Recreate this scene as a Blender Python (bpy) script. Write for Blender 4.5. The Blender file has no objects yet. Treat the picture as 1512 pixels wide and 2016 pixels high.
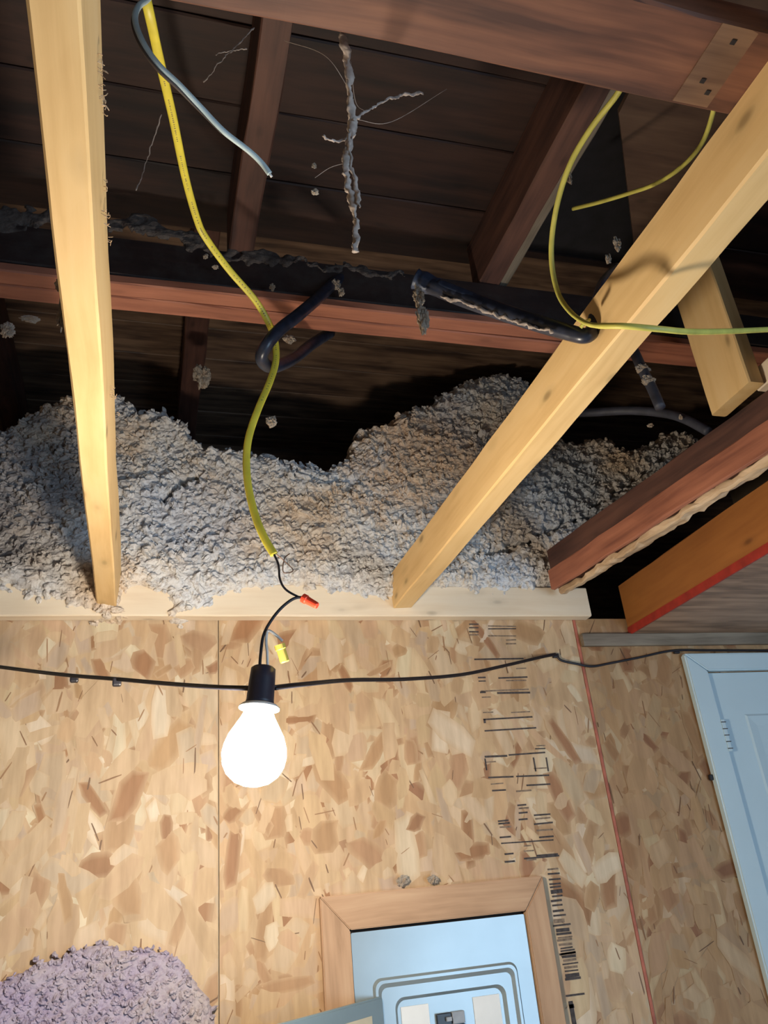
import bpy, bmesh, math, random
import numpy as np
from mathutils import Vector, Matrix, noise

SC = bpy.context.scene
COL = SC.collection
rnd = random.Random(11)
# ------------------------------------------------------------------ camera
cam_data = bpy.data.cameras.new('camera')
cam = bpy.data.objects.new('camera', cam_data)
COL.objects.link(cam)
cam_data.sensor_fit = 'VERTICAL'
cam_data.sensor_height = 36.0
cam_data.lens = 28.39
cam_data.clip_start = 0.02
cam.matrix_world = Matrix((
    (0.96065615, -0.03591876, -0.27540807, 0.0),
    (-0.26256071, -0.44077864, -0.85835661, 0.0),
    (-0.09056289, 0.89689689, -0.43286757, 1.5),
    (0, 0, 0, 1)))
SC.camera = cam
# ------------------------------------------------------------------ light
SC.view_settings.view_transform = 'Standard'
SC.view_settings.look = 'None'
SC.view_settings.gamma = 1.0
SC.view_settings.use_curve_mapping = False
SC.view_settings.exposure = 0.0
world = bpy.data.worlds.new('world')
SC.world = world
world.use_nodes = True
world.node_tree.nodes['Background'].inputs[0].default_value = (0.45, 0.6, 1.0, 1)
world.node_tree.nodes['Background'].inputs[1].default_value = 0.05
BULB_GLOW = 400.0
BULB_TINT = (1.0, 0.87, 0.70, 1)
def area(name, loc, rot, sx, sy, power, colr):
    l = bpy.data.lights.new(name, 'AREA'); l.shape = 'RECTANGLE'
    l.size = sx; l.size_y = sy; l.energy = power; l.color = colr
    o = bpy.data.objects.new(name, l); COL.objects.link(o)
    o.location = loc; o.rotation_euler = rot
    return o
# daylight entering by the open garage doorway, right of and behind the photographer
sky = area('daylight', (2.55, -1.5, 1.05), (0, 0, 0), 2.2, 1.8, 95, (0.52, 0.75, 1.0))
sky.rotation_euler = (Vector((0.3, 1.6, 1.75)) - Vector(sky.location)).to_track_quat('-Z', 'Y').to_euler()

# ------------------------------------------------------------------ tagging
def tag(o, label=None, cat=None, group=None, kind=None):
    if label: o['label'] = label
    if cat: o['category'] = cat
    if group: o['group'] = group
    if kind: o['kind'] = kind
    return o
def empty(name, loc=(0, 0, 0)):
    o = bpy.data.objects.new(name, None); COL.objects.link(o); o.location = loc
    o.empty_display_size = 0.05
    return o
def link(name, me, mat, parent=None, smooth=False):
    o = bpy.data.objects.new(name, me); COL.objects.link(o)
    if mat is not None: me.materials.append(mat)
    if smooth:
        for p in me.polygons: p.use_smooth = True
    if parent is not None:
        o.parent = parent
        o.matrix_parent_inverse = parent.matrix_basis.inverted()
    return o

# ------------------------------------------------------------------ materials
def nodes_of(name):
    m = bpy.data.materials.new(name); m.use_nodes = True
    nt = m.node_tree; b = nt.nodes['Principled BSDF']
    return m, nt, b
def N(nt, t, **kw):
    n = nt.nodes.new(t)
    for k, v in kw.items():
        if k.startswith('i_'):
            key = k[2:]
            n.inputs[int(key) if key.isdigit() else key].default_value = v
        else: setattr(n, k, v)
    return n
def ramp(nt, stops):
    r = nt.nodes.new('ShaderNodeValToRGB'); e = r.color_ramp.elements
    while len(e) < len(stops): e.new(0.5)
    for el, (p, c) in zip(e, stops): el.position = p; el.color = (*c, 1)
    return r
def lin(r, g, b):
    f = lambda c: ((c / 255 + 0.055) / 1.055) ** 2.4 if c > 10 else c / 255 / 12.92
    return (f(r), f(g), f(b))
def plain(name, c, rough=0.5, metal=0.0, bump=0.0, bscale=60, vary=0.12):
    m, nt, b = nodes_of(name)
    tc = N(nt, 'ShaderNodeTexCoord')
    nz = N(nt, 'ShaderNodeTexNoise', i_Scale=bscale, i_Detail=4.0)
    nt.links.new(tc.outputs['Object'], nz.inputs['Vector'])
    r = ramp(nt, [(0.3, tuple(v * (1 - vary) for v in c)), (0.7, tuple(min(1, v * (1 + vary)) for v in c))])
    nt.links.new(nz.outputs['Fac'], r.inputs['Fac'])
    nt.links.new(r.outputs['Color'], b.inputs['Base Color'])
    b.inputs['Roughness'].default_value = rough
    b.inputs['Metallic'].default_value = metal
    if bump:
        bp = N(nt, 'ShaderNodeBump', i_Strength=bump, i_Distance=0.002)
        nt.links.new(nz.outputs['Fac'], bp.inputs['Height']); nt.links.new(bp.outputs['Normal'], b.inputs['Normal'])
    return m
def wood(name, light, mid, dark, knots=0.6, grain=1.0, rough=0.65, blotch=0.35, dirt=None):
    """lumber: grain runs along the board's own X axis"""
    m, nt, b = nodes_of(name)
    L = nt.links.new
    tc = N(nt, 'ShaderNodeTexCoord'); oi = N(nt, 'ShaderNodeObjectInfo')
    off = N(nt, 'ShaderNodeVectorMath', operation='SCALE'); off.inputs[0].default_value = (37, 17, 29)
    L(oi.outputs['Random'], off.inputs['Scale'])
    add = N(nt, 'ShaderNodeVectorMath', operation='ADD')
    L(tc.outputs['Object'], add.inputs[0]); L(off.outputs[0], add.inputs[1])
    wob = N(nt, 'ShaderNodeTexNoise', i_Scale=3.0, i_Detail=2.0); L(add.outputs[0], wob.inputs['Vector'])
    wm = N(nt, 'ShaderNodeVectorMath', operation='SCALE'); wm.inputs['Scale'].default_value = 0.03
    L(wob.outputs['Color'], wm.inputs[0])
    add2 = N(nt, 'ShaderNodeVectorMath', operation='ADD'); L(add.outputs[0], add2.inputs[0]); L(wm.outputs[0], add2.inputs[1])
    mp = N(nt, 'ShaderNodeMapping'); mp.inputs['Scale'].default_value = (2.2, 55, 55); L(add2.outputs[0], mp.inputs['Vector'])
    g = N(nt, 'ShaderNodeTexNoise', i_Scale=1.0, i_Detail=5.0, i_Roughness=0.6); L(mp.outputs[0], g.inputs['Vector'])
    mp2 = N(nt, 'ShaderNodeMapping'); mp2.inputs['Scale'].default_value = (5, 22, 22); L(add2.outputs[0], mp2.inputs['Vector'])
    bl = N(nt, 'ShaderNodeTexNoise', i_Scale=1.0, i_Detail=3.0); L(mp2.outputs[0], bl.inputs['Vector'])
    r = ramp(nt, [(0.25, dark), (0.5, mid), (0.75, light)])
    mixf = N(nt, 'ShaderNodeMath', operation='MULTIPLY'); mixf.inputs[1].default_value = grain
    sub = N(nt, 'ShaderNodeMath', operation='SUBTRACT'); sub.inputs[1].default_value = 0.5; L(g.outputs['Fac'], sub.inputs[0])
    L(sub.outputs[0], mixf.inputs[0])
    bl2 = N(nt, 'ShaderNodeMath', operation='MULTIPLY_ADD'); bl2.inputs[1].default_value = blotch * 2; L(bl.outputs['Fac'], bl2.inputs[0])
    bl2.inputs[2].default_value = 0.5 - blotch
    ad = N(nt, 'ShaderNodeMath', operation='ADD'); L(mixf.outputs[0], ad.inputs[0]); L(bl2.outputs[0], ad.inputs[1])
    L(ad.outputs[0], r.inputs['Fac'])
    # knots
    mk = N(nt, 'ShaderNodeMapping'); mk.inputs['Scale'].default_value = (9, 20, 20); L(add2.outputs[0], mk.inputs['Vector'])
    v = N(nt, 'ShaderNodeTexVoronoi', i_Scale=0.85, i_Randomness=1.0); L(mk.outputs[0], v.inputs['Vector'])
    kr = ramp(nt, [(0.0, (1, 1, 1)), (0.07, (0.9, 0.9, 0.9)), (0.16, (0.18, 0.18, 0.18)), (0.3, (0, 0, 0))])
    L(v.outputs['Distance'], kr.inputs['Fac'])
    km = N(nt, 'ShaderNodeMath', operation='MULTIPLY'); km.inputs[1].default_value = knots; L(kr.outputs['Color'], km.inputs[0])
    mx = N(nt, 'ShaderNodeMix', data_type='RGBA'); mx.inputs[7].default_value = (*[c * 0.35 for c in dark], 1)
    L(km.outputs[0], mx.inputs[0]); L(r.outputs['Color'], mx.inputs[6])
    last = mx.outputs[2]
    if dirt:
        dn = N(nt, 'ShaderNodeTexNoise', i_Scale=9.0, i_Detail=6.0, i_Roughness=0.7); L(add.outputs[0], dn.inputs['Vector'])
        dr = ramp(nt, [(0.48, (0, 0, 0)), (0.68, (0.8, 0.8, 0.8))]); L(dn.outputs['Fac'], dr.inputs['Fac'])
        m2 = N(nt, 'ShaderNodeMix', data_type='RGBA'); m2.inputs[7].default_value = (*dirt, 1)
        L(dr.outputs['Color'], m2.inputs[0]); L(last, m2.inputs[6]); last = m2.outputs[2]
    L(last, b.inputs['Base Color'])
    b.inputs['Roughness'].default_value = rough
    bp = N(nt, 'ShaderNodeBump', i_Strength=0.35, i_Distance=0.0015); L(ad.outputs[0], bp.inputs['Height'])
    L(bp.outputs['Normal'], b.inputs['Normal'])
    return m
PINE = wood('new_pine', (0.80, 0.58, 0.30), (0.76, 0.52, 0.24), (0.62, 0.39, 0.16), knots=0.75, grain=0.5, blotch=0.25)
PINE_PALE = wood('pale_pine', (0.84, 0.73, 0.58), (0.80, 0.67, 0.50), (0.68, 0.52, 0.35), knots=0.55, grain=0.4, blotch=0.2)
ORANGE = wood('orange_pine', (0.42, 0.165, 0.038), (0.35, 0.13, 0.028), (0.25, 0.085, 0.018), knots=0.7, grain=0.4, blotch=0.25)
OLD = wood('old_brown_wood', (0.13, 0.058, 0.04), (0.085, 0.037, 0.027), (0.04, 0.018, 0.015), knots=0.5, grain=0.9, blotch=0.5)
RED = wood('red_brown_wood', (0.46, 0.18, 0.105), (0.35, 0.13, 0.076), (0.2, 0.07, 0.044), knots=0.35, grain=0.8, blotch=0.35)
BEAMW = wood('brown_beam_wood', (0.25, 0.105, 0.058), (0.165, 0.067, 0.04), (0.075, 0.031, 0.022), knots=0.5, grain=0.9, blotch=0.5)
PATCHW = wood('worn_pale_wood', (0.26, 0.155, 0.095), (0.21, 0.12, 0.073), (0.13, 0.07, 0.045), knots=0.3, grain=0.9, blotch=0.5)
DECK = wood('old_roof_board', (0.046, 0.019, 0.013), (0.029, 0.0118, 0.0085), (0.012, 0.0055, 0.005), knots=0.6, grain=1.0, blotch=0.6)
DARKW = wood('dark_dirty_wood', (0.036, 0.017, 0.014), (0.021, 0.010, 0.009), (0.010, 0.005, 0.005), knots=0.2, grain=0.8, blotch=0.4, dirt=(0.04, 0.033, 0.031))
GREYW = wood('weathered_grey_wood', (0.27, 0.23, 0.175), (0.20, 0.165, 0.125), (0.11, 0.09, 0.065), knots=0.3, grain=1.1, blotch=0.4)
PLY = wood('ceiling_plywood', (0.42, 0.28, 0.19), (0.31, 0.20, 0.135), (0.18, 0.115, 0.075), knots=0.3, grain=1.0, blotch=0.6)
PATCH = wood('attic_plywood', (0.14, 0.082, 0.05), (0.10, 0.055, 0.034), (0.06, 0.03, 0.02), knots=0.5, grain=0.7, blotch=0.5)
DECK2 = wood('pale_attic_board', (0.24, 0.15, 0.095), (0.15, 0.09, 0.058), (0.06, 0.036, 0.027), knots=0.4, grain=0.9, blotch=0.6)
TRIMW = wood('tan_trim_wood', (0.55, 0.36, 0.22), (0.47, 0.29, 0.17), (0.34, 0.2, 0.11), knots=0.35, grain=0.8, blotch=0.3)
LATH = wood('splintered_lath', (0.66, 0.50, 0.34), (0.52, 0.37, 0.23), (0.3, 0.19, 0.11), knots=0.2, grain=1.4, blotch=0.5)
YELLOW = plain('yellow_sheath', (0.80, 0.68, 0.07), 0.42, bscale=25, vary=0.12)
YELLOW2 = plain('dusty_yellow_sheath', (0.56, 0.52, 0.11), 0.5, bscale=25, vary=0.2)
GREYCABLE = plain('grey_blue_sheath', (0.50, 0.62, 0.64), 0.45, bscale=40)
BROWNWIRE = plain('brown_sheath', (0.07, 0.05, 0.04), 0.5)
BLACK = plain('black_rubber', (0.012, 0.012, 0.018), 0.42, bscale=80, bump=0.2)
PIPE = plain('black_tube_plastic', (0.018, 0.024, 0.045), 0.33, bscale=40, bump=0.4, vary=0.5)
DULLPIPE = plain('dusty_dark_tube', (0.035, 0.038, 0.055), 0.6, bscale=30, bump=0.3, vary=0.4)
BLUETAPE = plain('blue_tape', (0.028, 0.043, 0.085), 0.45, bscale=60, bump=0.5, vary=0.3)
SOCKET = plain('socket_plastic', (0.03, 0.028, 0.045), 0.45)
REDNUT = plain('red_wire_nut', (0.75, 0.06, 0.025), 0.4)
YELLOWNUT = plain('yellow_wire_nut', (0.85, 0.66, 0.12), 0.4)
WHITEWIRE = plain('white_sheath', (0.75, 0.74, 0.72), 0.45)
COPPER = plain('bare_copper', (0.25, 0.14, 0.09), 0.4, metal=0.6)
REDPAINT = plain('red_edge_paint', (0.34, 0.028, 0.017), 0.6, bscale=30, vary=0.25)
FADEDRED = plain('faded_red_paint', (0.40, 0.12, 0.075), 0.7, bscale=18, vary=0.4)
INK = plain('printed_ink', (0.055, 0.045, 0.045), 0.8, bscale=120, vary=0.5)
FADEDINK = plain('faded_ink', (0.2, 0.145, 0.105), 0.8, bscale=120, vary=0.4)
PANELGREY = plain('grey_enamel', (0.30, 0.355, 0.375), 0.27, metal=0.3, bscale=8, vary=0.06)
PANELDARK = plain('panel_door_enamel', (0.22, 0.30, 0.34), 0.4, bscale=8, vary=0.06)
PAPER = plain('cream_paper', (0.66, 0.58, 0.42), 0.8, bscale=12, vary=0.08)
WHITECARD = plain('white_card', (0.78, 0.8, 0.8), 0.7, bscale=12, vary=0.05)
BREAKER = plain('breaker_black', (0.012, 0.013, 0.018), 0.35)
BREAKERGREY = plain('breaker_grey', (0.28, 0.3, 0.33), 0.45)
DOORW = plain('white_door_paint', (0.52, 0.66, 0.73), 0.45, bscale=5, vary=0.04)
CONCRETE = plain('concrete', (0.42, 0.41, 0.39), 0.85, bscale=6, vary=0.2)
DRYWALL = plain('wall_sheathing', (0.40, 0.30, 0.2), 0.9, bscale=6, vary=0.2)
ROOFBLACK = plain('black_roof_sheet', (0.006, 0.005, 0.007), 0.9, bscale=30, vary=0.5)
WEB = plain('dusty_cobweb', (0.38, 0.32, 0.285), 0.95, bscale=90, vary=0.35)
STEEL = plain('galvanised_staple', (0.45, 0.46, 0.48), 0.35, metal=0.8)
GAPSHADE = plain('gap_shade_black', (0.015, 0.01, 0.008), 0.9)

def osb_mat():
    m, nt, b = nodes_of('strand_board')
    L = nt.links.new
    at = N(nt, 'ShaderNodeAttribute', attribute_name='strand_colour')
    tc = N(nt, 'ShaderNodeTexCoord')
    mp = N(nt, 'ShaderNodeMapping'); mp.inputs['Scale'].default_value = (60, 60, 9); L(tc.outputs['Object'], mp.inputs['Vector'])
    nz = N(nt, 'ShaderNodeTexNoise', i_Scale=1.0, i_Detail=4.0); L(mp.outputs[0], nz.inputs['Vector'])
    r = ramp(nt, [(0.3, (0.84, 0.80, 0.75)), (0.7, (1.08, 1.06, 1.04))]); L(nz.outputs['Fac'], r.inputs['Fac'])
    mx = N(nt, 'ShaderNodeMix', data_type='RGBA', blend_type='MULTIPLY'); mx.inputs[0].default_value = 1
    L(at.outputs['Color'], mx.inputs[6]); L(r.outputs['Color'], mx.inputs[7])
    L(mx.outputs[2], b.inputs['Base Color']); b.inputs['Roughness'].default_value = 0.62
    bp = N(nt, 'ShaderNodeBump', i_Strength=0.15, i_Distance=0.001); L(nz.outputs['Fac'], bp.inputs['Height']); L(bp.outputs['Normal'], b.inputs['Normal'])
    return m
OSB = osb_mat()

def fluff_mat(name, a, bcol, c, dark, scale=7.0, zones=()):
    m, nt, b = nodes_of(name)
    L = nt.links.new
    tc = N(nt, 'ShaderNodeTexCoord')
    n1 = N(nt, 'ShaderNodeTexNoise', i_Scale=scale, i_Detail=4.0, i_Roughness=0.6); L(tc.outputs['Object'], n1.inputs['Vector'])
    r1 = ramp(nt, [(0.34, a), (0.5, bcol), (0.64, c)]); L(n1.outputs['Fac'], r1.inputs['Fac'])
    base_out = r1.outputs['Color']
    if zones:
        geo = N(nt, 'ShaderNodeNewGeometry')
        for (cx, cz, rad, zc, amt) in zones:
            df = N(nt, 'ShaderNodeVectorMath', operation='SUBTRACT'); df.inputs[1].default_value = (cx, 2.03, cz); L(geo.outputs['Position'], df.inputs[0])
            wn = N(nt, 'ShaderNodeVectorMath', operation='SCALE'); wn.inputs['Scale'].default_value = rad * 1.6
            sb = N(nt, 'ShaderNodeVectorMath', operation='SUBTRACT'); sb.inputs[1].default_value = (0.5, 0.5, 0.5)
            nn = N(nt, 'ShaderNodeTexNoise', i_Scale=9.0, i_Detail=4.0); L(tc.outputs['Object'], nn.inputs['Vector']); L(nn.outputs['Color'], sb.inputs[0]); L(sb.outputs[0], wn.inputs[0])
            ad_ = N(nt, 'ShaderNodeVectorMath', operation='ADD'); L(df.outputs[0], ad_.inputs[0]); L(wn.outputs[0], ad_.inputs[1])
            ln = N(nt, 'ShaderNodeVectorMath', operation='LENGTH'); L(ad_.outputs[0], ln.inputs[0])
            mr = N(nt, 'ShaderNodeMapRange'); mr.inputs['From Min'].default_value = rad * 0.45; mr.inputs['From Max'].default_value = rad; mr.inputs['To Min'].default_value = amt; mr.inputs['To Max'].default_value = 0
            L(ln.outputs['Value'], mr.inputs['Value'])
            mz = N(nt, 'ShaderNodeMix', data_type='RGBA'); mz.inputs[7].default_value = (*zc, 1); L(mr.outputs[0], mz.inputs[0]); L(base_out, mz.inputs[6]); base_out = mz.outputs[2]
    n2 = N(nt, 'ShaderNodeTexNoise', i_Scale=85.0, i_Detail=5.0, i_Roughness=0.7); L(tc.outputs['Object'], n2.inputs['Vector'])
    r2 = ramp(nt, [(0.32, dark), (0.52, (1, 1, 1))]); L(n2.outputs['Fac'], r2.inputs['Fac'])
    mx = N(nt, 'ShaderNodeMix', data_type='RGBA', blend_type='MULTIPLY'); mx.inputs[0].default_value = 0.8
    L(base_out, mx.inputs[6]); L(r2.outputs['Color'], mx.inputs[7])
    L(mx.outputs[2], b.inputs['Base Color']); b.inputs['Roughness'].default_value = 1.0
    b.inputs['Specular IOR Level'].default_value = 0.1
    n3 = N(nt, 'ShaderNodeTexNoise', i_Scale=150.0, i_Detail=6.0, i_Roughness=0.75); L(tc.outputs['Object'], n3.inputs['Vector'])
    bp = N(nt, 'ShaderNodeBump', i_Strength=0.6, i_Distance=0.005); L(n3.outputs['Fac'], bp.inputs['Height']); L(bp.outputs['Normal'], b.inputs['Normal'])
    return m
CELLULOSE = fluff_mat('blown_cellulose', (0.66, 0.70, 0.76), (0.78, 0.74, 0.69), (0.72, 0.57, 0.42), (0.48, 0.42, 0.39), 3.2, zones=((0.80, 2.78, 0.34, (0.74, 0.54, 0.37), 0.85), (1.08, 2.45, 0.14, (0.5, 0.4, 0.3), 0.6), (-0.42, 2.62, 0.36, (0.30, 0.29, 0.30), 0.9), (1.25, 2.68, 0.28, (0.50, 0.58, 0.68), 0.7), (0.12, 2.48, 0.22, (0.60, 0.63, 0.70), 0.6)))  # tan zones are own colour; blue and dark zones paint daylight and joist shade
LILAC = fluff_mat('lilac_grey_cellulose', (0.40, 0.34, 0.48), (0.44, 0.39, 0.47), (0.50, 0.44, 0.45), (0.6, 0.55, 0.62), 6)
SCRAP = fluff_mat('insulation_lint', (0.36, 0.305, 0.25), (0.42, 0.37, 0.31), (0.34, 0.26, 0.19), (0.5, 0.45, 0.42), 30)

# ------------------------------------------------------------------ shapes
def board_bm(length, width, height, bevel=0.003, seg=24, wob=0.0012, seed=0):
    """a sawn board along +X, from the origin, centred in Y, rising from z=0, arrises eased, slightly uneven"""
    w, h, b = width / 2, height, min(bevel, width / 4, height / 4)
    prof = [(-w + b, 0), (w - b, 0), (w, b), (w, h - b), (w - b, h), (-w + b, h), (-w, h - b), (-w, b)]
    bm = bmesh.new(); rings = []
    for i in range(seg + 1):
        x = length * i / seg
        dy = noise.noise(Vector((x * 3.1, seed * 7.7, 1.3))) * wob * 2
        ring = []
        for k, (y, z) in enumerate(prof):
            j = noise.noise(Vector((x * 9, k * 3.3, seed * 5.1))) * wob
            ring.append(bm.verts.new((x, y + dy + j, z + j)))
        rings.append(ring)
    for a, c in zip(rings, rings[1:]):
        for k in range(8):
            bm.faces.new((a[k], c[k], c[(k + 1) % 8], a[(k + 1) % 8]))
    bm.faces.new(rings[0]); bm.faces.new(rings[-1][::-1])
    bmesh.ops.recalc_face_normals(bm, faces=bm.faces)
    return bm
SEED = [0]
def board(name, p0, p1, width, height, mat, roll=0.0, parent=None, bevel=0.003, wob=0.0012, up=(0, 0, 1)):
    """p0 -> p1 runs along the middle of the underside"""
    SEED[0] += 1
    p0, p1 = Vector(p0), Vector(p1); d = p1 - p0
    bm = board_bm(d.length, width, height, bevel, max(4, int(d.length / 0.06)), wob, SEED[0])
    me = bpy.data.meshes.new(name); bm.to_mesh(me); bm.free()
    X = d.normalized(); U = Vector(up); Z = (U - X * U.dot(X)).normalized(); Y = Z.cross(X)
    M = Matrix((X, Y, Z)).transposed().to_4x4()
    M = Matrix.Translation(p0) @ M @ Matrix.Rotation(roll, 4, 'X')
    o = bpy.data.objects.new(name, me); COL.objects.link(o); me.materials.append(mat)
    if parent is not None:
        o.parent = parent; o.matrix_parent_inverse = Matrix.Translation(parent.location).inverted()
    o.matrix_basis = M
    return o
def box(name, lo, hi, mat, parent=None, bevel=0.0, kind=None):
    bm = bmesh.new(); bmesh.ops.create_cube(bm, size=1)
    c = [(a + b) / 2 for a, b in zip(lo, hi)]; s = [abs(b - a) for a, b in zip(lo, hi)]
    for v in bm.verts: v.co = Vector((v.co.x * s[0], v.co.y * s[1], v.co.z * s[2]))
    if bevel: bmesh.ops.bevel(bm, geom=bm.edges[:], offset=bevel, segments=2, affect='EDGES', profile=0.5)
    me = bpy.data.meshes.new(name); bm.to_mesh(me); bm.free()
    o = link(name, me, mat, parent); o.location = c
    if kind: o['kind'] = kind
    return o
def catmull(pts, n=10):
    P = [Vector(p) for p in pts]; P = [P[0] * 2 - P[1]] + P + [P[-1] * 2 - P[-2]]
    out = []
    for i in range(1, len(P) - 2):
        a, b, c, d = P[i - 1:i + 3]
        for k in range(n):
            t = k / n
            out.append(0.5 * ((2 * b) + (c - a) * t + (2 * a - 5 * b + 4 * c - d) * t * t + (3 * b - a - 3 * c + d) * t ** 3))
    out.append(P[-2]); return out
def tube_bm(pts, ra, rb=None, ns=10, n=10, facing=None, rfun=None, bm=None, off=(0, 0)):
    rb = ra if rb is None else rb
    P = catmull(pts, n); bm = bm or bmesh.new(); rings = []
    prev = None
    for i, p in enumerate(P):
        t = (P[min(i + 1, len(P) - 1)] - P[max(i - 1, 0)]).normalized()
        if facing is not None:
            f = Vector(facing); nrm = (f - t * f.dot(t)).normalized()
        else:
            if prev is None:
                f = Vector((0.3, -1, 0.2)); nrm = (f - t * f.dot(t)).normalized()
            else: nrm = (prev - t * prev.dot(t)).normalized()
        prev = nrm; s = t.cross(nrm)
        k = rfun(i / (len(P) - 1)) if rfun else 1.0
        c = p + s * off[0] + nrm * off[1]
        rings.append([bm.verts.new(c + s * (ra * k * math.cos(a)) + nrm * (rb * k * math.sin(a))) for a in [2 * math.pi * j / ns for j in range(ns)]])
    for a, c in zip(rings, rings[1:]):
        for j in range(ns): bm.faces.new((a[j], a[(j + 1) % ns], c[(j + 1) % ns], c[j]))
    bm.faces.new(rings[0][::-1]); bm.faces.new(rings[-1])
    return bm
def mesh_of(bm, name):
    bmesh.ops.recalc_face_normals(bm, faces=bm.faces)
    me = bpy.data.meshes.new(name); bm.to_mesh(me); bm.free(); return me
def recentre(o):
    """put a mesh's origin at its own middle"""
    me = o.data; c = sum((v.co for v in me.vertices), Vector()) / max(1, len(me.vertices))
    me.transform(Matrix.Translation(-c)); o.location = o.location + c
    return o
def tube(name, pts, ra, rb=None, mat=None, parent=None, **kw):
    me = mesh_of(tube_bm(pts, ra, rb, **kw), name)
    return recentre(link(name, me, mat, parent, smooth=True))
def lathe(name, prof, mat, parent, at, axis=(0, 0, 1), ns=40, smooth=True):
    bm = bmesh.new(); rings = []
    for r, z in prof:
        rings.append([bm.verts.new((r * math.cos(2 * math.pi * j / ns), r * math.sin(2 * math.pi * j / ns), z)) for j in range(ns)])
    for a, c in zip(rings, rings[1:]):
        for j in range(ns): bm.faces.new((a[j], a[(j + 1) % ns], c[(j + 1) % ns], c[j]))
    bm.faces.new(rings[0][::-1]); bm.faces.new(rings[-1])
    me = mesh_of(bm, name); q = Vector((0, 0, 1)).rotation_difference(Vector(axis))
    me.transform(q.to_matrix().to_4x4())
    o = link(name, me, mat, parent, smooth); o.location = at
    return o
def lump(name, at, size, seed, mat=SCRAP, parent=None, rough=0.55):
    bm = bmesh.new(); bmesh.ops.create_icosphere(bm, subdivisions=4, radius=1)
    for v in bm.verts:
        q = v.co * 1.1 + Vector((seed * 3.7, seed, 2.2))
        k = 1 + rough * noise.noise(q * 1.3) + rough * 0.8 * noise.noise(q * 3.1) + rough * 0.5 * noise.noise(q * 7.3)
        v.co = Vector((v.co.x * size[0], v.co.y * size[1], v.co.z * size[2])) * max(0.15, k)
    me = mesh_of(bm, name); o = link(name, me, mat, parent); o.location = at
    return o

def strand(name, pts, r, seed, mat=WEB, parent=None, fluff=0.7, ns=9, n=14):
    bm = tube_bm(pts, r, ns=ns, n=n)
    for v in bm.verts:
        v.co += Vector((noise.noise(v.co * 90 + Vector((seed, 0, 0))), noise.noise(v.co * 90 + Vector((0, seed, 5))), noise.noise(v.co * 60 + Vector((2, 0, seed))))) * r * fluff * 1.8
        v.co += Vector((noise.noise(v.co * 260 + Vector((seed, 0, 0))), noise.noise(v.co * 260 + Vector((0, seed, 5))), noise.noise(v.co * 260 + Vector((2, 0, seed))))) * r * fluff
    return recentre(link(name, mesh_of(bm, name), mat, parent, smooth=True))
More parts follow.
